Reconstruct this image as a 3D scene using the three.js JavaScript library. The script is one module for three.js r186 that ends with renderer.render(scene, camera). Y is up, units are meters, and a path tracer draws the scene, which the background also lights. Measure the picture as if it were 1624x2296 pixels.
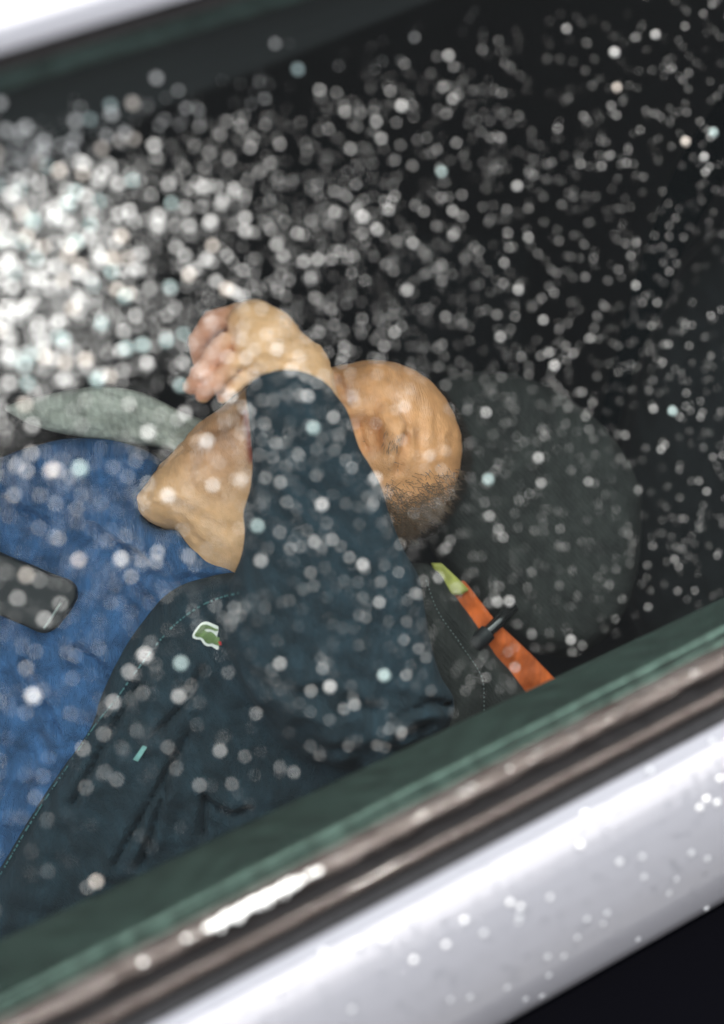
import * as THREE from 'three';
import { mergeGeometries, mergeVertices, toCreasedNormals } from 'three/addons/utils/BufferGeometryUtils.js';
import { createNoise3D } from 'simplex-noise';

// ---------------------------------------------------------------- camera, sky, sun, exposure
// World: x runs along the car towards its tail, y up, z out of the car's side towards the street.
const FPX = 3755, CX = 812, CY = 1148;             // photograph measured on a 1624 x 2296 grid
const R = (d) => d * Math.PI / 180;
const V = (x, y, z) => new THREE.Vector3(x, y, z);
const recede = R(13), slant = R(25.1), lean = R(8), tumble = R(20);
const Xg = V(Math.cos(recede) * Math.cos(slant), Math.cos(recede) * Math.sin(slant), -Math.sin(recede));   // car axes written in camera axes
const e0 = V(-Math.sin(slant), Math.cos(slant), 0), W0 = Xg.clone().cross(e0);
const Ug = e0.clone().multiplyScalar(Math.cos(lean)).addScaledVector(W0, Math.sin(lean));                  // up along the leaning glass
const Ng = Xg.clone().cross(Ug);
const Yw = Ug.clone().multiplyScalar(Math.cos(tumble)).addScaledVector(Ng, Math.sin(tumble));
const Zw = Xg.clone().cross(Yw);
const toWorldDir = (v) => V(Xg.dot(v), Yw.dot(v), Zw.dot(v));
const right = toWorldDir(V(1, 0, 0)), up = toWorldDir(V(0, 1, 0)), back = toWorldDir(V(0, 0, 1));
const ray = (px, py) => right.clone().multiplyScalar((px - CX) / FPX).addScaledVector(up, (CY - py) / FPX).sub(back);
const BELT = V(0, 0.95, 0);                        // a point on the window's lower edge
const eye = BELT.clone().addScaledVector(ray(812, 1871), -0.98);

const scene = new THREE.Scene();
const camera = new THREE.PerspectiveCamera(2 * Math.atan(1148 / FPX) * 180 / Math.PI, 724 / 1024, 0.05, 400);
camera.matrixAutoUpdate = true;
camera.position.copy(eye);
camera.up.copy(up);
camera.lookAt(eye.clone().sub(back));
camera.focus = 1.19;
camera.userData.fStop = 57.2 / 42;                 // entrance pupil of 42 mm

const sunDir = V(0.14, 0.97, -0.1).normalize();
const SKYW = 256, SKYH = 128, skyData = new Float32Array(SKYW * SKYH * 4);
for (let j = 0; j < SKYH; j++) for (let i = 0; i < SKYW; i++) {
  const el = ((j + 0.5) / SKYH - 0.5) * Math.PI, az = ((i + 0.5) / SKYW - 0.5) * 2 * Math.PI;
  const d = V(Math.cos(az) * Math.cos(el), Math.sin(el), Math.sin(az) * Math.cos(el));
  const c = Math.max(0, d.dot(sunDir)), halo = 0.9 * Math.pow(c, 4) + 0.8 * Math.pow(c, 40);
  const base = el > 0 ? 0.26 + 0.06 * Math.sin(el) : 0.06;
  const o = (j * SKYW + i) * 4;
  skyData[o] = (base + halo) * 0.98; skyData[o + 1] = (base + halo) * 1.0; skyData[o + 2] = (base + halo * 0.9) * 1.06; skyData[o + 3] = 1;
}
const sky = new THREE.DataTexture(skyData, SKYW, SKYH, THREE.RGBAFormat, THREE.FloatType);
sky.mapping = THREE.EquirectangularReflectionMapping; sky.magFilter = THREE.LinearFilter; sky.needsUpdate = true;
scene.background = sky; scene.environment = sky;
const sun = new THREE.DirectionalLight(new THREE.Color().setRGB(1, 0.95, 0.88), 4.5);
sun.position.copy(sunDir).multiplyScalar(8).add(BELT); sun.target.position.copy(BELT); sun.shadow.radius = 2;
sun.castShadow = true; sun.shadow.mapSize.set(2048, 2048);
Object.assign(sun.shadow.camera, { left: -2, right: 2, top: 2, bottom: -2, near: 0.5, far: 20 });
scene.add(sun, sun.target);
const renderer = new THREE.WebGLRenderer({ antialias: true });
renderer.toneMapping = THREE.LinearToneMapping; renderer.toneMappingExposure = 5.6;
renderer.shadowMap.enabled = true;

// ---------------------------------------------------------------- helpers
let seed = 7;
const rnd = () => { seed = (seed + 0x6d2b79f5) | 0; let t = Math.imul(seed ^ (seed >>> 15), 1 | seed); t = (t + Math.imul(t ^ (t >>> 7), 61 | t)) ^ t; return ((t ^ (t >>> 14)) >>> 0) / 4294967296; };
const gauss = () => Math.sqrt(-2 * Math.log(rnd() + 1e-9)) * Math.cos(6.2832 * rnd());
const noise = createNoise3D(rnd);
const sstep = (a, b, x) => { const t = Math.min(1, Math.max(0, (x - a) / (b - a))); return t * t * (3 - 2 * t); };
const col = (r, g, b) => new THREE.Color().setRGB(r, g, b);
const used = {};
const numbered = (n) => { used[n] = (used[n] ?? -1) + 1; return used[n] ? n + '_' + String(used[n]).padStart(3, '0') : n; };
function mesh(name, geo, mat, parent) {
  const m = new THREE.Mesh(geo, mat); m.name = parent ? name : numbered(name); m.castShadow = m.receiveShadow = true;
  (parent ?? scene).add(m); return m;
}
function group(name, parent) { const g = new THREE.Group(); g.name = parent ? name : numbered(name); (parent ?? scene).add(g); return g; }
function tag(o, label, category, grp, kind) { if (label) o.userData.label = label; if (category) o.userData.category = category; if (grp) o.userData.group = grp; if (kind) o.userData.kind = kind; return o; }

// glass plane: s along the car, t up the glass, n outwards
const gx = V(1, 0, 0), gu = toWorldDir(Ug), gn = toWorldDir(Ng);
const G = (s, t, n = 0) => BELT.clone().addScaledVector(gx, s).addScaledVector(gu, t).addScaledVector(gn, n);
function onGlass(px, py, n = 0) {
  const d = ray(px, py), o = BELT.clone().addScaledVector(gn, n).sub(eye), k = o.dot(gn) / d.dot(gn);
  const p = eye.clone().addScaledVector(d, k).sub(BELT);
  return [p.dot(gx), p.dot(gu)];
}
// subject frame: a rigid frame square to the view at the sitter's distance; one unit is about a third of a millimetre
const D0 = 1.24, K = D0 / FPX;
const origin = eye.clone().addScaledVector(back, -D0);
const F = (x, y, z) => origin.clone().addScaledVector(right, (x - CX) * K).addScaledVector(up, (CY - y) * K).addScaledVector(back, z * K);
const at = (x, y, z) => { const f = 1 - z * K / D0; return [CX + (x - CX) * f, CY + (y - CY) * f, z]; };      // a sight line met at height z
const poly = (pts, z) => pts.map(([x, y]) => at(x, y, z).slice(0, 2));

function polyDist(P, x, y) {
  let d = 1e18, inside = false;
  for (let i = 0, j = P.length - 1; i < P.length; j = i++) {
    const [ax, ay] = P[j], [bx, by] = P[i], ex = bx - ax, ey = by - ay, wx = x - ax, wy = y - ay;
    const t = Math.max(0, Math.min(1, (wx * ex + wy * ey) / (ex * ex + ey * ey + 1e-9))), qx = wx - t * ex, qy = wy - t * ey;
    d = Math.min(d, qx * qx + qy * qy);
    if ((ay > y) !== (by > y) && x < (bx - ax) * (y - ay) / (by - ay) + ax) inside = !inside;
  }
  return (inside ? -1 : 1) * Math.sqrt(d);
}
function smoothClosed(pts, n = 6) {
  const c = new THREE.CatmullRomCurve3(pts.map(([x, y]) => V(x, y, 0)), true, 'centripetal');
  return c.getPoints(pts.length * n).map((p) => [p.x, p.y]);
}
const blob = (x, y, cx, cy, r) => Math.exp(-(((x - cx) ** 2 + (y - cy) ** 2) / (r * r)));
const smin = (a, b, k) => { const h = Math.max(0, k - Math.abs(a - b)) / k; return Math.min(a, b) - h * h * k * 0.25; };
const ell = (x, y, z, c, r) => { const a = (x - c[0]) / r[0], b = (y - c[1]) / r[1], d = (z - c[2]) / r[2], k0 = Math.hypot(a, b, d), k1 = Math.hypot(a / r[0], b / r[1], d / r[2]); return k0 < 1e-6 ? -Math.min(...r) : k0 * (k0 - 1) / k1; };
const capsule = (x, y, z, a, b, ra, rb) => {
  const dx = b[0] - a[0], dy = b[1] - a[1], dz = b[2] - a[2], wx = x - a[0], wy = y - a[1], wz = z - a[2];
  const t = Math.max(0, Math.min(1, (wx * dx + wy * dy + wz * dz) / (dx * dx + dy * dy + dz * dz + 1e-9)));
  return Math.hypot(wx - t * dx, wy - t * dy, wz - t * dz) - (ra + (rb - ra) * t);
};
const seg2 = (x, y, L) => { let d = 1e9; for (let i = 1; i < L.length; i++) { const [ax, ay] = L[i - 1], [bx, by] = L[i], ex = bx - ax, ey = by - ay, t = Math.max(0, Math.min(1, ((x - ax) * ex + (y - ay) * ey) / (ex * ex + ey * ey))); d = Math.min(d, Math.hypot(x - ax - t * ex, y - ay - t * ey)); } return d; };
const puff = (d2, dz, T, r) => { const a = d2 + r, b = Math.abs(dz) - (T - r); return Math.min(Math.max(a, b), 0) + Math.hypot(Math.max(a, 0), Math.max(b, 0)) - r; };   // outline given depth and rounded rims

// surface nets over a grid in subject units; column(x, y) returns z -> signed distance
function solid(lo, hi, cell, column, color) {
  const nx = Math.ceil((hi[0] - lo[0]) / cell) + 1, ny = Math.ceil((hi[1] - lo[1]) / cell) + 1, nz = Math.ceil((hi[2] - lo[2]) / cell) + 1;
  const f = new Float32Array(nx * ny * nz), id = (i, j, k) => (i * ny + j) * nz + k;
  for (let i = 0; i < nx; i++) for (let j = 0; j < ny; j++) {
    const x = lo[0] + i * cell, y = lo[1] + j * cell, c = column(x, y);
    for (let k = 0; k < nz; k++) f[id(i, j, k)] = (i === 0 || j === 0 || k === 0 || i === nx - 1 || j === ny - 1 || k === nz - 1) ? Math.max(1, c(lo[2] + k * cell)) : c(lo[2] + k * cell);
  }
  const vert = new Int32Array(nx * ny * nz).fill(-1), P = [], Q = [], I = [], C = [];
  const E = [[0, 1], [2, 3], [4, 5], [6, 7], [0, 2], [1, 3], [4, 6], [5, 7], [0, 4], [1, 5], [2, 6], [3, 7]];
  for (let i = 0; i < nx - 1; i++) for (let j = 0; j < ny - 1; j++) for (let k = 0; k < nz - 1; k++) {
    const v = [], b0 = id(i, j, k);
    let m = 0;
    for (let q = 0; q < 8; q++) { v[q] = f[b0 + (q & 1 ? ny * nz : 0) + (q & 2 ? nz : 0) + (q & 4 ? 1 : 0)]; if (v[q] < 0) m |= 1 << q; }
    if (m === 0 || m === 255) continue;
    let sx = 0, sy = 0, sz = 0, n = 0;
    for (const [a, b] of E) if ((v[a] < 0) !== (v[b] < 0)) {
      const t = v[a] / (v[a] - v[b]);
      sx += (a & 1) + t * ((b & 1) - (a & 1)); sy += ((a >> 1) & 1) + t * (((b >> 1) & 1) - ((a >> 1) & 1)); sz += ((a >> 2) & 1) + t * (((b >> 2) & 1) - ((a >> 2) & 1)); n++;
    }
    const x = lo[0] + (i + sx / n) * cell, y = lo[1] + (j + sy / n) * cell, z = lo[2] + (k + sz / n) * cell, w = F(x, y, z);
    vert[b0] = P.length / 3; P.push(w.x, w.y, w.z); Q.push(x, y, z);
    if (color) C.push(...color(x, y, z));
  }
  for (let i = 1; i < nx - 1; i++) for (let j = 1; j < ny - 1; j++) for (let k = 1; k < nz - 1; k++) {
    const a = f[id(i, j, k)] < 0;
    const quad = (b, p, q, r, s) => { if (a === b) return; if (a) I.push(p, q, r, p, r, s); else I.push(p, r, q, p, s, r); };
    // axes of the subject frame: x right, y down, z to the viewer (left-handed), so faces are wound the other way round
    quad(f[id(i + 1, j, k)] < 0, vert[id(i, j - 1, k - 1)], vert[id(i, j - 1, k)], vert[id(i, j, k)], vert[id(i, j, k - 1)]);
    quad(f[id(i, j + 1, k)] < 0, vert[id(i - 1, j, k - 1)], vert[id(i, j, k - 1)], vert[id(i, j, k)], vert[id(i - 1, j, k)]);
    quad(f[id(i, j, k + 1)] < 0, vert[id(i - 1, j - 1, k)], vert[id(i - 1, j, k)], vert[id(i, j, k)], vert[id(i, j - 1, k)]);
  }
  const g = new THREE.BufferGeometry();
  g.setAttribute('position', new THREE.Float32BufferAttribute(P, 3));
  if (color) g.setAttribute('color', new THREE.Float32BufferAttribute(C, 3));
  const uv = []; for (let n = 0; n < P.length; n += 3) uv.push(P[n] + 0.41 * P[n + 2], P[n + 1] + 0.57 * P[n + 2]);   // metres over the car's own axes
  g.setAttribute('uv', new THREE.Float32BufferAttribute(uv, 2));
  g.setIndex(I); g.computeVertexNormals();
  return g;
}
// prism: closed outline of (t, n) pairs pushed along the car from s0 to s1; dir tilts it within the glass plane
function prism(pts, s0, s1, tilt = 0, o = [0, 0], steps = 1, wobble = null) {
  const P = [], I = [], UV = [], n = pts.length, c = Math.cos(tilt), q = Math.sin(tilt);
  let around = [0]; for (let i = 0; i < n; i++) { const a = pts[i], b = pts[(i + 1) % n]; around.push(around[i] + Math.hypot(a[0] - b[0], a[1] - b[1])); }
  for (let k = 0; k <= steps; k++) {
    const s = s0 + (s1 - s0) * k / steps;
    for (let i = 0; i <= n; i++) { const [t, m] = pts[i % n], w = wobble ? wobble(s, i % n) : 0, p = G(o[0] + s * c - t * q, o[1] + s * q + t * c, m + w); P.push(p.x, p.y, p.z); UV.push(s, around[i]); }
  }
  for (let k = 0; k < steps; k++) for (let i = 0; i < n; i++) { const a = k * (n + 1) + i, b = a + 1, d = a + n + 1, e = d + 1; I.push(a, d, b, b, d, e); }
  const caps = THREE.ShapeUtils.triangulateShape(pts.map(([t, m]) => new THREE.Vector2(t, m)), []);
  for (const [a, b, d] of caps) { I.push(a, b, d); const z = steps * (n + 1); I.push(z + a, z + d, z + b); }
  let g = new THREE.BufferGeometry();
  g.setAttribute('position', new THREE.Float32BufferAttribute(P, 3)); g.setAttribute('uv', new THREE.Float32BufferAttribute(UV, 2)); g.setIndex(I);
  return toCreasedNormals(g, R(50));
}
function boxWorld(x0, x1, y0, y1, z0, z1) { const g = new THREE.BoxGeometry(x1 - x0, y1 - y0, z1 - z0); g.translate((x0 + x1) / 2, (y0 + y1) / 2, (z0 + z1) / 2); return g; }

// grain textures (fine relief and tone of the stuff itself)
function grain(w, h, fn) {
  const d = new Uint8Array(w * h * 4);
  for (let j = 0; j < h; j++) for (let i = 0; i < w; i++) { const v = fn(i, j), o = (j * w + i) * 4; d[o] = v[0]; d[o + 1] = v[1]; d[o + 2] = v[2]; d[o + 3] = 255; }
  const t = new THREE.DataTexture(d, w, h); t.wrapS = t.wrapT = THREE.RepeatWrapping; t.magFilter = THREE.LinearFilter; t.needsUpdate = true; return t;
}
const tiled = (i, j, n, f, z) => { const a = i / n * 6.28318, b = j / n * 6.28318; return noise(Math.cos(a) * f + z, Math.sin(a) * f + Math.cos(b) * f, Math.sin(b) * f + z * 1.7); };
const g8 = (v) => { const b = Math.max(0, Math.min(255, v * 255)); return [b, b, b]; };
const clothBump = grain(256, 256, (i, j) => g8(0.5 + 0.2 * Math.sin(i * 6.2832 * 32 / 256) * Math.sin(j * 6.2832 * 32 / 256) + 0.25 * tiled(i, j, 256, 6, 3) + 0.12 * (rnd() - 0.5)));
clothBump.repeat.set(18, 18);
const twillBump = grain(256, 256, (i, j) => g8(0.5 + 0.12 * Math.sin((i + j) * 6.2832 * 16 / 256) + 0.2 * tiled(i, j, 256, 4, 8) + 0.4 * (rnd() - 0.5)));
twillBump.repeat.set(15, 15);
const cloudTone = (z, f, amt) => { const t = grain(256, 256, (i, j) => g8(0.86 + amt * tiled(i, j, 256, f, z) + amt * 0.6 * tiled(i, j, 256, f * 4, z + 5) + amt * 0.35 * (rnd() - 0.5))); t.colorSpace = THREE.SRGBColorSpace; return t; };
const clothTone = cloudTone(1, 1.4, 0.12); clothTone.repeat.set(5, 5);
const rubberTone = cloudTone(4, 2, 0.16); rubberTone.repeat.set(9, 9);
const skinBump = grain(256, 256, (i, j) => g8(0.5 + 0.3 * tiled(i, j, 256, 9, 2) + 0.2 * tiled(i, j, 256, 22, 6))); skinBump.repeat.set(14, 14);
const wetBump = grain(256, 256, (i, j) => g8(0.5 + 0.5 * sstep(0.15, 0.6, tiled(i, j, 256, 6, 12)) + 0.2 * tiled(i, j, 256, 14, 15))); wetBump.repeat.set(12, 12);

const std = (c, roughness, extra = {}) => new THREE.MeshStandardMaterial({ color: c, roughness, ...extra });
const phys = (c, roughness, extra = {}) => new THREE.MeshPhysicalMaterial({ color: c, roughness, ...extra });
const M = {
  paint: phys(col(0.4, 0.4, 0.435), 0.3, { clearcoat: 1, clearcoatRoughness: 0.06, bumpMap: wetBump, bumpScale: 0.00012 }),
  black: phys(col(0.003, 0.003, 0.005), 0.7, { specularIntensity: 0.06 }),
  rubber: std(col(0.022, 0.02, 0.021), 0.5, { map: rubberTone }),
  moulding: phys(col(0.013, 0.0095, 0.009), 0.3, { map: rubberTone, bumpMap: wetBump, bumpScale: 0.0015, clearcoat: 0.15, clearcoatRoughness: 0.15, specularIntensity: 0.6 }),
  ridge: phys(col(0.026, 0.02, 0.018), 0.16, { bumpMap: wetBump, bumpScale: 0.0012, clearcoat: 0.15, clearcoatRoughness: 0.1, specularIntensity: 0.4 }),
  trim: phys(col(0.005, 0.0085, 0.0078), 1, { map: clothTone, specularIntensity: 0.1 }),
  lip: phys(col(0.03, 0.048, 0.043), 0.8, { map: rubberTone, specularIntensity: 0.3 }),
  frame: phys(col(0.08, 0.115, 0.11), 0.9, { map: clothTone, specularIntensity: 0.2 }),
  glass: phys(col(0.86, 0.91, 0.89), 0.0, { transmission: 1, thickness: 0, ior: 1.5, specularIntensity: 0.13, side: THREE.DoubleSide }),
  drop: phys(col(0.96, 0.97, 0.97), 1, { transmission: 0.5, thickness: 0, side: THREE.DoubleSide, ior: 1.33 }),
  paintDrop: phys(col(0.93, 0.95, 0.97), 0.04, { transmission: 1, thickness: 0.002, ior: 1.33 }),
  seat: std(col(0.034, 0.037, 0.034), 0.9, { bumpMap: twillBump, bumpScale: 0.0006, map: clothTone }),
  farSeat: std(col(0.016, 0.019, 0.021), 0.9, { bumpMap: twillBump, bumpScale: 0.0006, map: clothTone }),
  webbing: phys(col(0.004, 0.006, 0.007), 1, { specularIntensity: 0.2, bumpMap: twillBump, bumpScale: 0.0006 }),
  lining: std(col(0.018, 0.021, 0.023), 0.95, { map: clothTone }),
  jacket: std(col(0.016, 0.037, 0.053), 0.92, { bumpMap: clothBump, bumpScale: 0.0016, map: clothTone }),
  shirt: std(col(0.05, 0.14, 0.32), 0.9, { bumpMap: clothBump, bumpScale: 0.0014, map: clothTone }),
  skin: phys(col(1, 1, 1), 0.5, { vertexColors: true, bumpMap: skinBump, bumpScale: 0.0005 }),
  hair: std(col(0.17, 0.11, 0.07), 0.6),
  paleCloth: std(col(0.7, 0.72, 0.63), 0.9, { bumpMap: clothBump, bumpScale: 0.001, map: clothTone }),
  plastic: phys(col(0.012, 0.014, 0.016), 0.6),
  post: phys(col(0.02, 0.02, 0.02), 0.15, { clearcoat: 1, clearcoatRoughness: 0.05 }),
  orange: std(col(0.78, 0.15, 0.02), 0.75, { map: clothTone }),
  lime: std(col(0.55, 0.55, 0.12), 0.6, { map: clothTone }),
  stitch: std(col(0.3, 0.45, 0.45), 0.6),
  teal: std(col(0.2, 0.42, 0.4), 0.7, { map: clothTone }),
  patchWhite: std(col(0.8, 0.8, 0.76), 0.8), patchGreen: std(col(0.2, 0.3, 0.11), 0.85, { map: rubberTone }), patchRed: std(col(0.5, 0.03, 0.03), 0.7),
  road: std(col(0.04, 0.04, 0.042), 0.85, { map: rubberTone }),
};

// ---------------------------------------------------------------- ground
tag(mesh('road', (() => { const g = new THREE.PlaneGeometry(300, 300, 1, 1); g.rotateX(-Math.PI / 2); return g; })(), M.road), 'dark wet asphalt road under the white car', null, null, 'structure');

// ---------------------------------------------------------------- the car
const car = tag(group('car'), 'white car with a rain-spotted side window and dark cloth seats', 'car');
const band = (py, n) => [onGlass(812, py, n)[1], n];                         // height of a belt-line band seen at mid picture, n metres off the glass
// door: skin, black lower cladding, belt moulding, ridges
const door = group('door', car);
const skinPts = [];
for (let i = 0; i <= 22; i++) { const a = i / 22, n = 0.009 + 0.014 * (1 - Math.exp(-a * 3)) - 0.024 * a - 0.03 * a * a - 0.03 * a ** 7; skinPts.push(band(2051 + 425 * a, n)); }
const skinTop = skinPts[0][0];
const low = skinPts[22];
mesh('door_skin', prism([...skinPts, [low[0], low[1] - 0.03], [skinTop, -0.006]], -1.1, 1.3), M.paint, door);
mesh('lower_cladding', prism([[low[0] - 0.0015, low[1] + 0.003], [low[0] - 0.02, low[1] - 0.012], [low[0] - 0.12, low[1] - 0.04], [low[0] - 0.5, low[1] - 0.17], [low[0] - 0.5, -0.42], [low[0] - 0.0015, low[1] - 0.03]], -1.1, 1.3), M.black, door);
const mould = mesh('belt_moulding', prism([band(1868, 0.001), band(1882, 0.007), band(1910, 0.0125), band(1932, 0.0105), band(1962, 0.0105), band(1984, 0.014), band(2000, 0.0125), band(2010, 0.007), [band(2010, 0.007)[0], -0.02], [band(1868, 0.001)[0], -0.02]].reverse(), -1.1, 1.3, 0, [0, 0], 200, (s, i) => 0.0005 * noise(s * 40, i, 1)), M.moulding, door);
const bead = (py, n, r, mat, name, parent) => { const t = onGlass(812, py, n)[1], pts = []; for (let i = 0; i < 10; i++) pts.push([t + r * Math.cos(i * 0.6283), n + r * Math.sin(i * 0.6283)]); return mesh(name, prism(pts, -1.1, 1.3, 0, [0, 0], 300, (s, i2) => (py < 1950 ? 1 : 0.12) * (0.0009 * noise(s * 30, 3, py) + 0.0006 * noise(s * 110, 2, i2))), mat, parent); };
bead(1908, 0.0125, 0.0042, M.ridge, 'moulding_ridge', mould);
bead(1984, 0.0135, 0.0032, M.ridge, 'moulding_ridge', mould);
mesh('belt_seal', prism([band(2006, 0.006), band(2026, 0.0075), band(2049, 0.008), [band(2049, 0.008)[0], -0.01], [band(2006, 0.006)[0], -0.01]].reverse(), -1.1, 1.3), M.rubber, door);
// inner door card seen through the bottom of the glass, and its two lips
const card = mesh('door_card', prism([[band(1845, -0.01)[0], -0.012], [band(1800, -0.03)[0], -0.03], [band(1728, -0.075)[0], -0.072], [band(1724, -0.085)[0], -0.088], [-0.1, -0.12], [-0.1, -0.03]].reverse(), -1.1, 1.3, R(-1.6)), M.trim, door);
bead(1834, -0.010, 0.0028, M.lip, 'inner_lip', card);
bead(1858, -0.005, 0.0016, M.lip, 'inner_lip', card);
// window pane
const gl = new THREE.BufferGeometry();
{ const q = [G(-1.1, -0.05), G(0.5, -0.05), G(0.5, 0.75), G(-1.1, 0.75)]; gl.setAttribute('position', new THREE.Float32BufferAttribute(q.flatMap((p) => [p.x, p.y, p.z]), 3)); gl.setAttribute('uv', new THREE.Float32BufferAttribute([0, 0, 2.4, 0, 2.4, 0.8, 0, 0.8], 2)); gl.setIndex([0, 1, 2, 0, 2, 3]); gl.computeVertexNormals(); }
tag(mesh('window_glass', gl, M.glass, door), 'green tinted side window glass');
// top rail of the door and roof edge
const railA = onGlass(0, 158), railB = onGlass(530, 0), railTilt = Math.atan2(railB[1] - railA[1], railB[0] - railA[0]);
const railT = (py, n) => { const [s, t] = onGlass(0, py, n), ds = s - railA[0], dt = t - railA[1]; return -ds * Math.sin(railTilt) + dt * Math.cos(railTilt); };
const rail = (pts) => prism(pts.map(([py, n]) => [railT(py, n), n]).reverse(), -0.7, 1.8, railTilt, railA);
mesh('window_seal', rail([[122, 0.004], [134, 0.009], [160, 0.006], [162, -0.014], [120, -0.014]]), M.rubber, door);
mesh('frame_trim', rail([[160, -0.012], [190, -0.018], [207, -0.026], [200, -0.05], [100, -0.05], [110, -0.012]]), M.frame, door);
mesh('roof_edge', rail([[124, 0.002], [118, 0.014], [60, 0.02], [-60, 0.012], [-260, -0.04], [-420, -0.16], [-300, -0.17], [100, -0.012]]), M.paint, car);

// bodywork that ends the window towards the tail, and the lining behind it
mesh('door_pillar', prism([[0.62, 0.006], [-0.02, 0.012], [-0.02, -0.06], [0.62, -0.06]].reverse(), 0.5, 0.62), M.black, car);
mesh('rear_quarter', prism([[0.62, 0.004], [-0.02, 0.010], [-0.02, -0.05], [0.62, -0.05]].reverse(), 0.623, 1.3), M.paint, car);
// cabin shell
mesh('roof_lining', boxWorld(-1.1, 2.4, 1.34, 1.38, -1.75, -0.2), M.lining, car);
mesh('far_door', boxWorld(-1.1, 2.4, 0.2, 1.17, -1.5, -1.42), M.lining, car);
mesh('far_pillar', boxWorld(0.35, 0.75, 1.17, 1.34, -1.5, -1.42), M.lining, car);
mesh('cabin_floor', boxWorld(-1.1, 2.4, 0.18, 0.24, -1.42, -0.05), M.lining, car);
mesh('rear_bulkhead', boxWorld(2.3, 2.38, 0.24, 1.34, -1.42, -0.2), M.lining, car);
mesh('side_pillar', boxWorld(1.1, 1.25, 0.3, 1.3, -0.34, -0.2), M.lining, car);

// seats
const seat = group('front_seat', car);
const headrestPts = smoothClosed(poly([[987, 1262], [1075, 1378], [1147, 1443], [1225, 1466], [1290, 1468], [1345, 1435], [1390, 1380], [1420, 1300], [1433, 1200], [1432, 1110], [1405, 1035], [1350, 960], [1270, 895], [1180, 850], [1080, 835], [980, 860], [930, 1000], [940, 1160]], -140));
mesh('headrest', solid([880, 770, -320], [1500, 1530, 20], 10, (x, y) => { const d = polyDist(headrestPts, x, y), bump = 5 * noise(x / 90, y / 90, 4) + 2 * noise(x / 35, y / 35, 2); return (z) => puff(d, z + 150 - bump, 120, 85); }), M.seat, seat);
const seatPts = smoothClosed(poly([[982, 1276], [1016, 1328], [1061, 1389], [1106, 1459], [1142, 1500], [1179, 1552], [1240, 1660], [1300, 1900], [1100, 2200], [700, 2100], [820, 1500], [880, 1300], [930, 1262]], -20), 4);
const seamLine = poly([[955, 1300], [980, 1367], [1034, 1446], [1079, 1518], [1084, 1592], [1090, 1700]], 40);
mesh('backrest', solid([640, 1200, -200], [1340, 2260, 120], 11, (x, y) => { const d = polyDist(seatPts, x, y), g = 14 * Math.exp(-((seg2(x, y, seamLine) / 12) ** 2)), b = 4 * noise(x / 70, y / 70, 9); return (z) => puff(d, z + 20 + (z > 0 ? g - b : 0), 90, 60); }), M.seat, seat);
{ // seam stitches
  const curve = new THREE.CatmullRomCurve3(seamLine.map(([x, y]) => F(x, y, 66))), L = [];
  for (let i = 0; i < 46; i++) { const a = curve.getPointAt(i / 46), b = curve.getPointAt(Math.min(1, (i + 0.45) / 46)); L.push(new THREE.TubeGeometry(new THREE.LineCurve3(a, b), 1, 0.00045, 5)); }
  tag(mesh('seam_stitching', mergeGeometries(L), std(col(0.12, 0.15, 0.15), 0.7), seat), null, null, null, 'stuff');
}
// headrest post with its guide collar
const tube = (pts, r, seg = 12) => new THREE.TubeGeometry(new THREE.CatmullRomCurve3(pts.map((p) => F(...at(...p)))), 24, r, seg);
const post = mesh('headrest_post', tube([[1150, 1360, 0], [1108, 1404, 40], [1085, 1426, 48], [1050, 1465, 10]], 0.005), M.post, seat);
mesh('guide_collar', tube([[1094, 1418, 50], [1084, 1428, 54], [1066, 1446, 50]], 0.0066), M.plastic, post);
// far seat and the belt hanging behind the headrest
const farPts = smoothClosed(poly([[1500, 640], [1640, 500], [1900, 480], [1960, 1500], [1500, 1500], [1400, 1300], [1400, 1000]], -500), 4);
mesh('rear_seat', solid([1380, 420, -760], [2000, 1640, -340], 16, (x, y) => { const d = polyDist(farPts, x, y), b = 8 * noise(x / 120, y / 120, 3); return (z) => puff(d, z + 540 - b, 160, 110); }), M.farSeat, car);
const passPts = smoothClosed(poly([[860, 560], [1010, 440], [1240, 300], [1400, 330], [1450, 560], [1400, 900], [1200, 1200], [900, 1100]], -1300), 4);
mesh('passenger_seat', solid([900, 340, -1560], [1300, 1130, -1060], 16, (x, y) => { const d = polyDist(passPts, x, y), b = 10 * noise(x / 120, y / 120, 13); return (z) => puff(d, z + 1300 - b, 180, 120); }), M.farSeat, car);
function strap(name, L, Rr, thick, mat, parent) {   // webbing between two edges
  const a = new THREE.CatmullRomCurve3(L.map((p) => F(...at(...p)))), b = new THREE.CatmullRomCurve3(Rr.map((p) => F(...at(...p)))), n = 40, P = [], UV = [], I = [];
  for (let i = 0; i <= n; i++) { const p = a.getPointAt(i / n), q = b.getPointAt(i / n), w = back.clone().multiplyScalar(thick); for (const [v, u] of [[p, 0], [q, 0.05], [q.clone().sub(w), 0.052], [p.clone().sub(w), 0.102]]) { P.push(v.x, v.y, v.z); UV.push(u, i / n * 0.35); } }
  for (let i = 0; i < n; i++) for (let k = 0; k < 4; k++) { const A = i * 4 + k, B = i * 4 + (k + 1) % 4; I.push(A, B, A + 4, B, B + 4, A + 4); }
  I.push(0, 2, 1, 0, 3, 2, n * 4, n * 4 + 1, n * 4 + 2, n * 4, n * 4 + 2, n * 4 + 3);
  const g = new THREE.BufferGeometry(); g.setAttribute('position', new THREE.Float32BufferAttribute(P, 3)); g.setAttribute('uv', new THREE.Float32BufferAttribute(UV, 2)); g.setIndex(I);
  return mesh(name, toCreasedNormals(g, R(40)), mat, parent);
}
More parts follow.
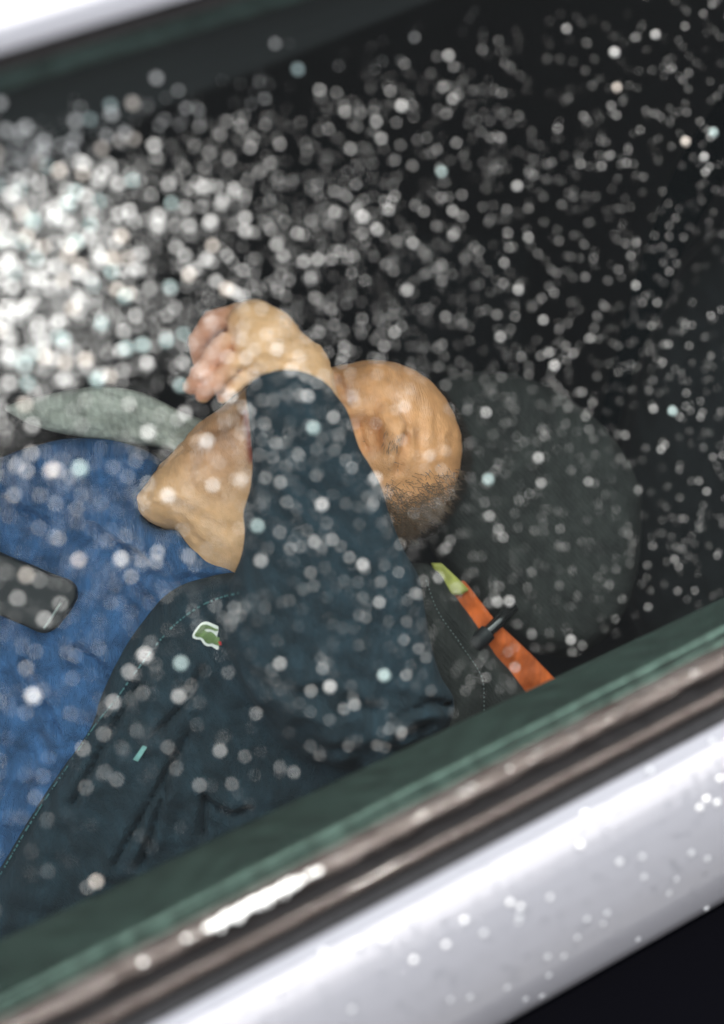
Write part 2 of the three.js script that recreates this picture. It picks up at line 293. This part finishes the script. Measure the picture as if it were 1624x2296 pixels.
strap('seat_belt', [[1700, 120, -190], [1623, 210, -190], [1556, 305, -190], [1504, 398, -190], [1467, 502, -190], [1430, 613, -195], [1385, 780, -200], [1340, 950, -220], [1300, 1100, -230]], [[1790, 200, -200], [1700, 300, -200], [1640, 380, -200], [1590, 460, -200], [1534, 557, -200], [1496, 669, -205], [1459, 743, -210], [1404, 891, -230], [1360, 1060, -240]], 0.0014, M.webbing, car);

// ---------------------------------------------------------------- the sleeper
const person = tag(group('person'), 'person in navy jacket and blue shirt lying back, forearm across the face', 'person');
const jawPts = smoothClosed(poly([[560, 878], [505, 912], [455, 944], [413, 988], [359, 1047], [312, 1100], [303, 1122], [324, 1160], [365, 1182], [399, 1183], [433, 1216], [480, 1245], [530, 1276], [640, 1320], [760, 1240], [760, 900], [640, 860]], 70), 5);
const crown = at(838, 1012, 15);
const hnd = 300;   // how far the hand stands before the head's middle
const H = (x, y, z) => at(x, y, z + hnd);
const wristA = H(680, 930, -45), wristB = H(650, 842, -25), knuck = H(560, 728, 30), knuck2 = H(590, 770, 25);
const fingers = [
  [[H(545, 702, 5), 24], [H(478, 722, -2), 23], [H(445, 765, -12), 21], [H(452, 812, -30), 18]],
  [[H(540, 742, 38), 22], [H(490, 780, 48), 21], [H(450, 836, 42), 20], [H(430, 868, 20), 18]],
  [[H(552, 783, 36), 21], [H(520, 816, 54), 20], [H(482, 860, 50), 19], [H(455, 886, 30), 17]],
  [[H(570, 815, 10), 19], [H(548, 842, 30), 18], [H(520, 870, 28), 17], [H(500, 888, 14), 15]],
];
const thumb = [[H(600, 740, -40), 34], [H(540, 716, -50), 30], [H(500, 745, -60), 26]];
const browL = [at(868, 935, 172), at(884, 975, 178), at(880, 1020, 168)], eyeL = [at(806, 955, 160), at(823, 1012, 160)];
const brow2 = [at(850, 838, 96), at(842, 868, 120)], eye2 = [at(752, 850, 130), at(782, 900, 160)];
const palmLine = poly([[505, 735], [520, 760], [533, 829]], 330), wristLine = poly([[575, 800], [640, 815], [715, 800]], 360);
const CHEEK = at(700, 1010, 30), NOSE = [at(790, 915, 165), at(738, 935, 210)], NECK = [at(560, 1180, 10), at(430, 1330, -60)], BACKH = [H(612, 745, 20), H(570, 716, 20)];
const ELBOW = at(770, 1300, 255), SHOULDER = at(620, 1420, 60), CHEST = [at(430, 1330, -60), at(150, 1500, -40)], LID = [eyeL[0][0] + 10, eyeL[0][1] + 28, 134];
const line = (x, y, l, w) => Math.exp(-((seg2(x, y, l) / w) ** 2));
function body(x, y) {
  const dj = polyDist(jawPts, x, y), onFace = x > 640, nearHand = y < 960 && x < 800;
  const socket = onFace ? 36 * blob(x, y, LID[0] + 2, LID[1], 34) : 0;
  const relief = onFace ? 9 * line(x, y, [eyeL[0], eyeL[1]], 5) + 16 * line(x, y, [eye2[0], eye2[1]], 13) + 11 * line(x, y, [[903, 985], [888, 1060]], 10) + 3.2 * Math.sin((x + 8 * noise(x / 50, y / 50, 2)) / 5.5) * blob(x, y, 945, 985, 70) + 8 * blob(x, y, 905, 1090, 36) + 2 * noise(x / 60, y / 60, 3) + 0.8 * noise(x / 14, y / 20, 6) : 0;
  const chin = 26 * Math.exp(-(((x - 470) / 90) ** 2 + ((y - 1060) / 80) ** 2)), jr = 13 * line(x, y, [[520, 950], [455, 1010], [440, 1090], [500, 1130]], 20) - 9 * line(x, y, [[556, 950], [568, 1030]], 13) + 6 * line(x, y, [[400, 1130], [470, 1160], [540, 1190]], 14);
  const hr = nearHand ? 6 * line(x, y, palmLine, 6) + 3 * line(x, y, wristLine, 5) + 2.5 * noise(x / 40, y / 12, 3) : 0;
  return (z) => {
    const front = z > 0 ? 1 : 0;
    let f = ell(x, y, z, crown, [197, 203, 168]);
    f = smin(f, ell(x, y, z, CHEEK, [190, 165, 130]), 60);
    if (onFace) {
      f = smin(f, capsule(x, y, z, browL[0], browL[1], 15, 19), 40); f = smin(f, capsule(x, y, z, browL[1], browL[2], 19, 14), 40);
      f = smin(f, capsule(x, y, z, brow2[0], brow2[1], 16, 18), 40);
      f = smin(f, capsule(x, y, z, NOSE[0], NOSE[1], 22, 30), 40);           // bridge of the nose
      f += socket * front;
      f = smin(f, ell(x, y, z, LID, [30, 40, 30]), 10);                       // closed lid
      f += relief * front;
    }
    let j = puff(dj, z - 60 - chin, 120, 105) + jr * front;
    if (j < 40) j += 3 * noise(x / 40, y / 40, z / 40);
    f = smin(f, j, 70);
    f = smin(f, capsule(x, y, z, NECK[0], NECK[1], 120, 130), 60);
    let h = 1e9;
    if (nearHand) {                                                           // wrist and hand
      h = capsule(x, y, z, wristA, wristB, 80, 80);
      h = smin(h, capsule(x, y, z, wristB, knuck2, 80, 62), 30);
      h = smin(h, capsule(x, y, z, knuck2, knuck, 62, 46), 30);
      h = smin(h, capsule(x, y, z, BACKH[0], BACKH[1], 42, 34), 30);
      let fg = 1e9;
      for (const c of fingers) { let q = 1e9; for (let i = 1; i < c.length; i++) q = smin(q, capsule(x, y, z, c[i - 1][0], c[i][0], c[i - 1][1], c[i][1]), 5); fg = Math.min(fg, q); }
      for (let i = 1; i < thumb.length; i++) fg = Math.min(fg, capsule(x, y, z, thumb[i - 1][0], thumb[i][0], thumb[i - 1][1] * 0.85, thumb[i][1] * 0.85));
      h = smin(h, fg, 4);
      if (z > 270) h += hr;
    }
    const arm = capsule(x, y, z, wristA, ELBOW, 78, 80), upper = capsule(x, y, z, ELBOW, SHOULDER, 80, 90);   // inside the sleeve
    h = smin(h, smin(arm, upper, 30), 20);
    return Math.min(smin(f, capsule(x, y, z, CHEST[0], CHEST[1], 120, 120), 30), h);
  };
}
const mix3 = (a, b, t) => [a[0] + (b[0] - a[0]) * t, a[1] + (b[1] - a[1]) * t, a[2] + (b[2] - a[2]) * t];
function skinTone(x, y, z) {
  const n1 = noise(x / 60, y / 60, z / 60), n2 = noise(x / 16, y / 16, z / 16);
  let c = [0.8, 0.46, 0.235];
  const onHead = x > 700 && z < 260;
  if (onHead) c = mix3(c, [0.76, 0.36, 0.155], 0.85);
  c = mix3(c, [0.62, 0.27, 0.17], 0.45 * blob(x, y, 510, 1010, 100));                    // ruddy cheek
  c = mix3(c, [0.45, 0.07, 0.06], 0.85 * Math.exp(-((seg2(x, y, [[562, 935], [572, 985], [578, 1035]]) / 9) ** 2)) * (z > 40 ? 1 : 0));   // lips
  if (z > 200 && y > 680 && y < 920) c = mix3(c, [0.66, 0.27, 0.18], 0.75 * sstep(575, 505, x + 12 * n1));            // pink fingers
  if (onHead) c = mix3(c, [0.42, 0.17, 0.07], 0.16 * sstep(0.1, 0.6, noise(x / 26, y / 70, 5)));
  const hairy = sstep(-20, 80, y - (1112 + 16 * noise(x / 30, y / 30, 7) - (x - 860) * 0.2)) * (onHead && x > 800 ? 1 : 0);
  c = mix3(c, [0.14, 0.085, 0.05], 0.35 * hairy);
  const k = 1 + 0.09 * n1 + 0.07 * n2;
  return [c[0] * k, c[1] * k, c[2] * k];
}
mesh('body', solid([200, 610, -210], [1060, 1560, 430], 6, body, skinTone), M.skin, person);
{ // short hair on temple and back of the head, brows, wrist hairs
  const P = [], I = [];
  const strandAt = (x, y, z, dx, dy, dz, len, wd) => {
    const a = F(x, y, z), d = right.clone().multiplyScalar(dx).addScaledVector(up, -dy).addScaledVector(back, dz).normalize(), s = d.clone().cross(back).normalize().multiplyScalar(wd * K);
    const b = a.clone().addScaledVector(d, len * K), o = P.length / 3;
    for (const p of [a.clone().add(s), a.clone().sub(s), b]) P.push(p.x, p.y, p.z);
    I.push(o, o + 1, o + 2);
  };
  const surfZ = (x, y) => { const c = body(x, y); let z = 260; for (; z > -150; z -= 4) if (c(z) < 0) return z; return null; };
  for (let i = 0; i < 7600; i++) {
    const x = 845 + rnd() * 205, y = 1035 + rnd() * 200, z = surfZ(x, y);
    if (z === null || z > 190) continue;
    if (rnd() > 0.06 * sstep(-90, -20, y - 1112) + 0.94 * sstep(-40, 110, y - (1112 + 16 * noise(x / 30, y / 30, 7) - (x - 860) * 0.2))) continue;
    strandAt(x, y, z - 2, 0.6 + 0.5 * gauss(), 0.5 + 0.5 * gauss(), 0.35 + 0.2 * rnd(), 20 + 14 * rnd(), 0.8);
  }
  for (let i = 0; i < 120; i++) { const t = rnd(), x = 868 + 14 * Math.sin(t * 3) + 9 * gauss(), y = 938 + 78 * t, z = surfZ(x, y); if (z) strandAt(x, y, z - 2, 0.3 * gauss() - 0.2, 1, 0.3, 18, 0.55); }
  for (let i = 0; i < 90; i++) { const x = 852 + 9 * gauss(), y = 832 + 30 * rnd(), z = surfZ(x, y); if (z) strandAt(x, y, z - 2, -0.2, 1, 0.3, 15, 0.8); }
  for (let i = 0; i < 70; i++) { const t = rnd(), x = eyeL[0][0] + (eyeL[1][0] - eyeL[0][0]) * t + gauss(), y = eyeL[0][1] + (eyeL[1][1] - eyeL[0][1]) * t, z = surfZ(x, y); if (z) strandAt(x, y, z - 1, -1, 0.3 * gauss(), 0.6, 9, 0.8); }
  for (let i = 0; i < 50; i++) { const t = rnd(), x = eye2[0][0] + (eye2[1][0] - eye2[0][0]) * t - 6, y = eye2[0][1] + (eye2[1][1] - eye2[0][1]) * t, z = surfZ(x, y); if (z && z < 240) strandAt(x, y, z - 1, -1, 0.3 * gauss(), 0.6, 9, 0.8); }
  for (let i = 0; i < 160; i++) { const x = 600 + 120 * rnd(), y = 700 + 110 * rnd(), z = (() => { const c = body(x, y); for (let q = 430; q > 250; q -= 3) if (c(q) < 0) return q; return null; })(); if (z) strandAt(x, y, z - 1, 0.8, 0.5 + 0.3 * gauss(), 0.4, 12, 0.35); }
  const g = new THREE.BufferGeometry(); g.setAttribute('position', new THREE.Float32BufferAttribute(P, 3)); g.setIndex(I); g.computeVertexNormals();
  const hm = M.hair.clone(); hm.side = THREE.DoubleSide;
  tag(mesh('hair', g, hm, person), 'short dark hair round a balding crown', null, null, 'stuff');
}
{ // dark fringe round the back of the head
  const P = [], I = [];
  for (let i = 0; i < 7000; i++) {
    const a = R(-42 + rnd() * 120), r = 0.95 + rnd() * 0.05, k = sstep(-42, 5, a * 57.3), x = crown[0] + 199 * Math.cos(a) * r, y = crown[1] + 205 * Math.sin(a) * r, z = 10 - 172 * Math.sqrt(Math.max(0, 1 - r * r));
    const p = F(x, y, z), d = right.clone().multiplyScalar(Math.cos(a) * 0.7 + 0.5 * gauss() * 0.6).addScaledVector(up, -(Math.sin(a) * 0.7 + 0.4 + 0.3 * gauss())).addScaledVector(back, 0.05 + 0.25 * gauss()).normalize();
    const w = d.clone().cross(back).normalize().multiplyScalar(1.8 * K), q = p.clone().addScaledVector(d, (12 + 26 * rnd() * k) * K), o = P.length / 3;
    for (const v of [p.clone().add(w), p.clone().sub(w), q]) P.push(v.x, v.y, v.z);
    I.push(o, o + 1, o + 2);
  }
  const g = new THREE.BufferGeometry(); g.setAttribute('position', new THREE.Float32BufferAttribute(P, 3)); g.setIndex(I); g.computeVertexNormals();
  tag(mesh('back_hair', g, std(col(0.022, 0.016, 0.012), 0.8, { side: THREE.DoubleSide }), person), 'dark fringe of hair round the back of the head', null, null, 'stuff');
}
// blue shirt
const shirtPts = smoothClosed(poly([[-260, 1080], [-60, 1048], [60, 1008], [160, 984], [290, 996], [360, 1040], [330, 1110], [322, 1158], [362, 1186], [399, 1188], [433, 1222], [480, 1252], [540, 1284], [640, 1400], [560, 1800], [100, 2300], [-300, 2300]], 60), 5);
const folds = [[[420, 1290], [520, 1300]], [[300, 1300], [400, 1420]], [[180, 1450], [300, 1540]], [[60, 1480], [140, 1640]], [[210, 1180], [330, 1260]], [[20, 1120], [120, 1180]]].map((l) => poly(l, 100));
mesh('shirt', solid([-330, 930, -60], [700, 2330, 200], 9, (x, y) => {
  const d = polyDist(shirtPts, x, y); let w = 8 * noise(x / 110, y / 60, 1) + 4 * noise(x / 35, y / 28, 5) + 2 * noise(x / 14, y / 12, 8);
  for (const l of folds) { const q = seg2(x, y, l); w += 12 * Math.exp(-(((q - 16) / 14) ** 2)) - 14 * Math.exp(-((q / 9) ** 2)); }
  return (z) => puff(d, z - 50 - w, 88, 55);
}), M.shirt, person);
// navy jacket: sleeve over the forearm and open front
const sleevePts = smoothClosed(poly([[552, 880], [562, 780], [640, 740], [730, 780], [744, 872], [777, 918], [806, 1005], [828, 1041], [853, 1087], [876, 1160], [905, 1232], [938, 1290], [952, 1360], [966, 1440], [986, 1510], [1014, 1582], [1000, 1640], [900, 1720], [700, 1700], [560, 1560], [500, 1400], [524, 1290], [540, 1250], [550, 1190], [546, 1152], [563, 1093], [567, 1033], [559, 932]], 270), 5);
const frontPts = smoothClosed(poly([[540, 1286], [452, 1298], [403, 1314], [365, 1340], [332, 1378], [282, 1448], [230, 1553], [198, 1637], [133, 1730], [69, 1827], [0, 1944], [-140, 2180], [100, 2500], [800, 2400], [1010, 2000], [1010, 1640], [900, 1400]], 170), 5);
const creases = [[[456, 1500], [412, 1580], [347, 1650]], [[423, 1649], [375, 1734], [258, 1940]], [[375, 1763], [319, 1940]], [[310, 1536], [240, 1660], [165, 1803]], [[460, 1783], [455, 1870]], [[880, 1600], [960, 1560], [1000, 1575]], [[890, 1640], [960, 1610]], [[470, 1800], [520, 1830], [560, 1815]]].map((l) => poly(l, 230));
const piping = poly([[540, 1326], [516, 1333], [448, 1360], [387, 1405], [323, 1480], [258, 1569], [202, 1637], [138, 1732], [74, 1829], [4, 1946], [-60, 2060]], 255);
function jacketField(x, y) {
  const ds = polyDist(sleevePts, x, y), df = polyDist(frontPts, x, y);
  let w = 7 * noise(x / 90, y / 70, 21) + 3.5 * noise(x / 30, y / 22, 25) + 1.5 * noise(x / 12, y / 12, 28), c = 0;
  for (const l of creases) { const q = seg2(x, y, l); c += 23 * Math.exp(-((q / 7) ** 2)) - 7 * Math.exp(-(((q - 20) / 16) ** 2)); }
  c += 8 * Math.exp(-(((seg2(x, y, piping) - 9) / 6) ** 2));
  const wr = 13 * Math.sin(ds / 30 + y / 26 + 2 * noise(x / 80, y / 80, 3)) * sstep(1380, 1560, y);
  const z0 = 285 - 40 * sstep(900, 1500, y);
  const [ux, uy] = at(648, 992, 285), cut = y < uy ? Math.hypot(x - ux, y - uy) - 143 : -1e3;
  return (z) => smin(Math.max(puff(ds, z - z0 - w - wr, 105, 98), cut), puff(df, z - 140 - w, 100, 80), 40) + (z > 150 ? c : 0);
}
const jacket = mesh('jacket', solid([-330, 800, 20], [1060, 2330, 430], 9, jacketField), M.jacket, person);
const topZ = (x, y) => { const c = jacketField(x, y); for (let z = 430; z > 30; z -= 2) if (c(z) < 0) return z; return 150; };
{ // twisted thread beads of the piping, the pale tag and the emblem
  const c2 = new THREE.CatmullRomCurve3(piping.map(([x, y]) => V(x, y, 0))), L = [];
  for (let i = 0; i < 260; i++) { if (rnd() < 0.45) continue; const p = c2.getPointAt(i / 260), g = new THREE.SphereGeometry(0.00045 + 0.0004 * rnd(), 6, 4), q = F(p.x, p.y, topZ(p.x, p.y) + 2.5); g.translate(q.x, q.y, q.z); L.push(g); }
  tag(mesh('piping', mergeGeometries(L), std(col(0.07, 0.18, 0.19), 0.6), jacket), 'row of pale teal piping stitches along the jacket edge', null, null, 'stuff');
  const flat = (pts, z, thick, mat, name, parent) => {
    const sh = new THREE.Shape(pts.map(([x, y]) => new THREE.Vector2((x - CX) * K, (CY - y) * K)));
    const g = new THREE.ExtrudeGeometry(sh, { depth: thick * K, bevelEnabled: true, bevelSize: 0.8 * K, bevelThickness: 0.8 * K, bevelSegments: 1, curveSegments: 4 });
    g.translate(0, 0, z * K); g.applyMatrix4(new THREE.Matrix4().makeBasis(right, up, back).setPosition(origin)); return mesh(name, g, mat, parent);
  };
  const e = (X, Y) => at(406 + (X / 1624) * 131, 1362 + (Y / 1624) * 131, 250).slice(0, 2);
  const ez = topZ(...e(750, 850)) + 2;
  const out = smoothClosed([e(320, 790), e(420, 600), e(560, 450), e(700, 415), e(880, 480), e(1080, 580), e(1110, 660), e(1040, 720), e(990, 730), e(1080, 775), e(1190, 850), e(1210, 940), e(1170, 1020), e(1080, 1090), e(1010, 1170), e(920, 1130), e(840, 1080), e(740, 1080), e(640, 1030), e(540, 900), e(420, 885), e(340, 850)], 4);
  const emblem = tag(flat(out, ez, 4, M.patchWhite, 'emblem', jacket), 'small green crocodile emblem with a white border');
  const mid = smoothClosed([e(385, 780), e(470, 640), e(570, 510), e(680, 488), e(800, 525), e(930, 590), e(1020, 632), e(960, 648), e(860, 615), e(760, 590), e(660, 600), e(640, 640), e(720, 690), e(820, 690), e(920, 760), e(985, 830), e(1070, 850), e(1120, 890), e(1130, 960), e(1070, 1060), e(1010, 1050), e(930, 1020), e(860, 990), e(770, 1005), e(690, 970), e(610, 860), e(520, 820), e(450, 820)], 4);
  flat(mid, ez + 5, 3, M.patchGreen, 'animal', emblem);
  flat([e(1040, 950), e(1110, 960), e(1120, 1040), e(1080, 1045)], ez + 9, 2, M.patchRed, 'mouth', emblem);
  const tg = [[334, 1653], [340, 1660], [310, 1706], [300, 1702]].map(([x, y]) => at(x, y, 240).slice(0, 2));
  flat(tg, topZ(...at(320, 1680, 240).slice(0, 2)) + 2, 3, M.teal, 'zip_pull', jacket);
}

// ---------------------------------------------------------------- loose things
{
  const pts = smoothClosed(poly([[12, 915], [40, 902], [76, 893], [151, 876], [227, 867], [302, 876], [363, 900], [410, 925], [470, 950], [520, 1020], [430, 1040], [393, 1014], [333, 1000], [272, 994], [181, 980], [106, 964], [45, 939]], 0), 5);
  const fl = [[[200, 900], [300, 910], [440, 955]], [[120, 930], [260, 940], [430, 990]], [[180, 970], [300, 965], [420, 1000]], [[240, 880], [330, 900]]].map((l) => poly(l, 10));
  tag(mesh('folded_cloth', solid([-10, 830, -60], [560, 1080, 80], 6, (x, y) => { const d = polyDist(pts, x, y); let w = 3 * noise(x / 60, y / 16, 2) + 1.5 * noise(x / 20, y / 8, 4); for (const l of fl) w -= 8 * Math.exp(-((seg2(x, y, l) / 7) ** 2)); return (z) => puff(d, z - w, 34, 26); }), M.paleCloth), 'pale grey-green folded cloth behind the chin of the sleeper', 'cloth');
  const cs = smoothClosed(poly([[-160, 1180], [-20, 1232], [60, 1264], [122, 1290], [158, 1304], [175, 1328], [165, 1354], [138, 1392], [118, 1414], [96, 1420], [60, 1406], [0, 1380], [-160, 1320]], 160), 3);
  const kase = group('black_case'); tag(kase, 'black plastic case with rounded corners lying on the blue shirt', 'case');
  mesh('shell', solid([-190, 1130, 90], [200, 1450, 200], 5, (x, y) => { const d = polyDist(cs, x, y); return (z) => puff(d, z - 142, 26, 9); }), M.plastic, kase);
  const sp = new THREE.CapsuleGeometry(0.0011, 0.02, 4, 8); const a = F(...at(132, 1360, 171)), b = F(...at(104, 1402, 171)); sp.applyQuaternion(new THREE.Quaternion().setFromUnitVectors(V(0, 1, 0), b.clone().sub(a).normalize())); const mm = a.lerp(b, 0.5); sp.translate(mm.x, mm.y, mm.z);
  mesh('clip', sp, std(col(0.25, 0.3, 0.28), 0.3, { metalness: 0.8 }), kase);
}
{ // work vest seen in the gap between headrest and backrest
  const vest = tag(group('safety_vest'), 'orange safety vest with a lime stripe in the gap below the headrest', 'vest');
  const v1 = poly([[1000, 1320], [1040, 1300], [1110, 1390], [1190, 1465], [1262, 1540], [1290, 1640], [1180, 1640], [1080, 1500]], 10), v0 = poly([[966, 1262], [990, 1262], [1030, 1300], [1052, 1322], [1034, 1334], [1010, 1334], [985, 1310]], 18);
  mesh('panel', solid([960, 1260, -50], [1320, 1680, 70], 5, (x, y) => { const d = polyDist(v1, x, y), w = 7 * noise(x / 60, y / 60, 6) + 2 * noise(x / 22, y / 26, 4); return (z) => puff(d, z - 8 - w, 14, 9); }), M.orange, vest);
  mesh('stripe', solid([900, 1220, -20], [1100, 1370, 70], 3.5, (x, y) => { const d = polyDist(v0, x, y), w = 6 * noise(x / 50, y / 50, 6); return (z) => puff(d, z - 22 - 0.4 * w, 10, 6); }), M.lime, vest);
}

// ---------------------------------------------------------------- rain
const dome = new THREE.SphereGeometry(1, 14, 7, 0, Math.PI * 2, 0, Math.PI / 2);       // half a ball, opening along -y
const turnTo = (n) => new THREE.Quaternion().setFromUnitVectors(V(0, 1, 0), n);
const onPane = turnTo(gn);
const spots = [];
const bright = [[668, 156], [617, 98], [400, 203], [1006, 125], [930, 84], [1270, 65], [1470, 78], [1378, 118], [900, 238], [1015, 222], [1383, 197], [813, 487], [845, 515], [925, 545], [1015, 473], [990, 385], [465, 580], [485, 632], [375, 708], [370, 752], [570, 785], [620, 548], [518, 890], [462, 845], [465, 990], [377, 1113], [748, 936], [703, 960], [655, 830], [477, 1090], [745, 1210], [722, 1132], [705, 1215], [585, 1258], [578, 1180], [423, 1248], [272, 1255], [177, 1256], [118, 1055], [180, 1052], [62, 860], [405, 865], [415, 928], [333, 972], [75, 1562], [401, 1562], [406, 1488], [628, 1488], [740, 1541], [795, 1580], [862, 1515], [1115, 1350], [1280, 1435], [1097, 1157], [1095, 1075], [1207, 1027], [1090, 925], [1243, 820], [1162, 650], [1218, 718], [1185, 533], [1122, 755], [1508, 922], [1537, 318], [1600, 297], [290, 1507], [325, 1470], [60, 1290], [40, 1342], [100, 1390], [202, 268], [240, 305], [298, 232], [345, 327], [180, 365], [222, 405], [270, 478], [150, 425], [355, 507], [120, 495], [60, 530], [395, 555], [250, 580], [100, 600], [70, 625], [280, 665], [210, 640], [320, 775], [100, 770], [140, 640], [300, 312], [455, 420], [525, 425], [550, 518]];
const railY = (x) => 158 - 0.3 * x;
for (const [x, y] of bright) spots.push([x, y, (0.001 + 0.0009 * rnd()) * (1 + 0.3 * sstep(600, 100, x))]);
for (let n = 0; n < 400; n++) { const x = -130 + 640 * rnd() ** 1.3, y = 230 + 640 * rnd(); if (rnd() < Math.exp(-(((x + 60) / 380) ** 2 + ((y - 580) / 330) ** 2))) spots.push([x, y, 0.0013 + 0.001 * rnd()]); }
const want = (x, y) => {                                                                    // how wet the pane is, as counted over the photograph
  const left = Math.exp(-(((x + 60) / 420) ** 2 + ((y - 620) / 420) ** 2)), mid = Math.exp(-(((x - 560) / 560) ** 2 + ((y - 640) / 420) ** 2));
  const belowRail = sstep(70, 260, y - railY(x) - 0.08 * x);
  const low = 0.3 + 0.7 * sstep(1950, 900, y), cloth = 1 - 0.75 * Math.exp(-(((x - 230) / 240) ** 4 + ((y - 945) / 95) ** 4));
  return belowRail * cloth * (0.26 * low + 0.75 * left + 0.42 * mid);
};
for (let n = 0; n < 8200; n++) { const x = -140 + rnd() * 1900, y = -120 + rnd() * 2250; if (y > 2080 - 0.46 * x || rnd() > want(x, y)) continue; const wet = Math.exp(-(((x + 60) / 420) ** 2 + ((y - 620) / 420) ** 2)); spots.push([x, y, Math.min(0.0019, 0.0006 * Math.exp(0.42 * gauss()) * (1 + 0.9 * wet * rnd()) * (1 - 0.3 * sstep(450, 1200, x)))]); }
const placed = spots.map(([x, y, r]) => { const [s, t] = onGlass(x, y); return [G(s, t, 0.0002), r]; }).sort((a, b) => b[1] - a[1]);
const dropGeo = dome.clone(), dropMats = [M.drop, M.drop, M.drop, M.drop.clone(), M.drop.clone()];
dropMats[3].color.setRGB(1, 0.93, 0.86); dropMats[4].color.setRGB(0.72, 0.9, 0.9);
for (const [p, r] of placed.slice(0, 300)) {
  const tint = Math.floor(rnd() * 5), m = mesh('raindrop', dropGeo, dropMats[tint]); m.position.copy(p); m.quaternion.copy(onPane); m.scale.set(r, r * 0.8, r * (0.95 + 0.15 * rnd()));
  tag(m, `large ${['white', 'white', 'white', 'peach tinted', 'pale teal'][tint]} raindrop on the tinted side window`, 'raindrop', `${['white', 'white', 'white', 'peach', 'teal'][tint]} raindrops on the side window`);
}
function scatter(name, list, geo, mat, label, category) {
  const im = new THREE.InstancedMesh(geo, mat, list.length), mt = new THREE.Matrix4();
  list.forEach(([p, r, q, flat], i) => im.setMatrixAt(i, mt.compose(p, q, V(r, r * (flat ?? 0.8), r))));
  im.name = name; im.castShadow = im.receiveShadow = true; scene.add(im); tag(im, label, category, null, 'stuff'); return im;
}
const tiny = [];
for (let n = 0; n < 34000; n++) { const x = -140 + rnd() * 1900, y = -120 + rnd() * 2250; const left = Math.exp(-(((x + 60) / 300) ** 2 + ((y - 620) / 330) ** 2)); if (y > 2080 - 0.46 * x || rnd() > 0.28 * want(x, y) + 1.2 * left * want(x, y)) continue; const [s, t] = onGlass(x, y); tiny.push([G(s, t, 0.0002), 0.00033 * Math.exp(0.3 * gauss()), onPane]); }
scatter('small_raindrops', [...placed.slice(300).map(([p, r]) => [p, r, onPane]), ...tiny], dome, M.drop, 'countless small raindrops misting the side window', 'raindrops');
// beads on the white door skin
const skinN = (i) => { const a = skinPts[Math.max(0, i - 1)], b = skinPts[Math.min(22, i + 1)], dt = b[0] - a[0], dn = b[1] - a[1], l = Math.hypot(dt, dn); return gu.clone().multiplyScalar(dn / l).addScaledVector(gn, -dt / l); };
const beads = [];
for (let n = 0; n < 2600; n++) { const a = 0.3 + 21.5 * rnd() ** 0.8, i = Math.floor(a), f = a - i, s = -0.7 + 1.5 * rnd(), p = skinPts[i], q = skinPts[Math.min(22, i + 1)]; beads.push([G(s, p[0] + (q[0] - p[0]) * f, p[1] + (q[1] - p[1]) * f), 0.0006 + 0.0015 * rnd() ** 2.5, turnTo(skinN(i)), 0.5]); }
beads.sort((a, b) => b[1] - a[1]);
for (const [p, r, q] of beads.slice(0, 290)) {
  const m = mesh('paint_bead', dome, M.drop); m.position.copy(p); m.quaternion.copy(q); m.scale.set(r, r * 0.5, r);
  tag(m, 'bead of rain on the white door paint', 'raindrop', 'rain beads on the white door');
}
for (let n = 0; n < 900; n++) { const s0 = -0.55 + 1.1 * rnd(), top = true, py = top ? 1902 + 10 * gauss() : 1982 + 6 * gauss(), nn = (top ? 0.0145 : 0.0145) - 0.0006 * Math.abs(gauss()); if (noise(s0 * 14, top ? 1 : 5, 0) < -0.25) continue; beads.push([G(s0, onGlass(812, py, nn)[1], nn), 0.0007 + 0.0014 * rnd() ** 2, onPane, 0.7]); }
const wetRidge = [];
for (let n = 0; n < 300; n++) { const px = 575 + 62 * gauss(), s0 = onGlass(px, 1908 + (812 - px) * 0.49, 0.015)[0]; wetRidge.push([G(s0, onGlass(812, 1904 + 5 * gauss(), 0.0155)[1], 0.0155), 0.0007 + 0.0011 * rnd(), onPane, 0.8]); }
for (let n = 0; n < 380; n++) { const s0 = -0.5 + 0.95 * rnd(), top = true; if (noise(s0 * 22, top ? 3 : 9, 1) < 0.1) continue; wetRidge.push([G(s0, onGlass(812, top ? 1904 + 7 * gauss() : 1983 + 4 * gauss(), 0.0152)[1], 0.0152), 0.0003 + 0.0005 * rnd(), onPane, 0.8]); }
scatter('moulding_drops', wetRidge, dome, M.drop, 'run of bright water beads along the belt moulding ridge', 'raindrops');
scatter('small_paint_beads', beads.slice(290), dome, M.paintDrop, 'fine rain beads spread over the white door', 'raindrops');

renderer.render(scene, camera);
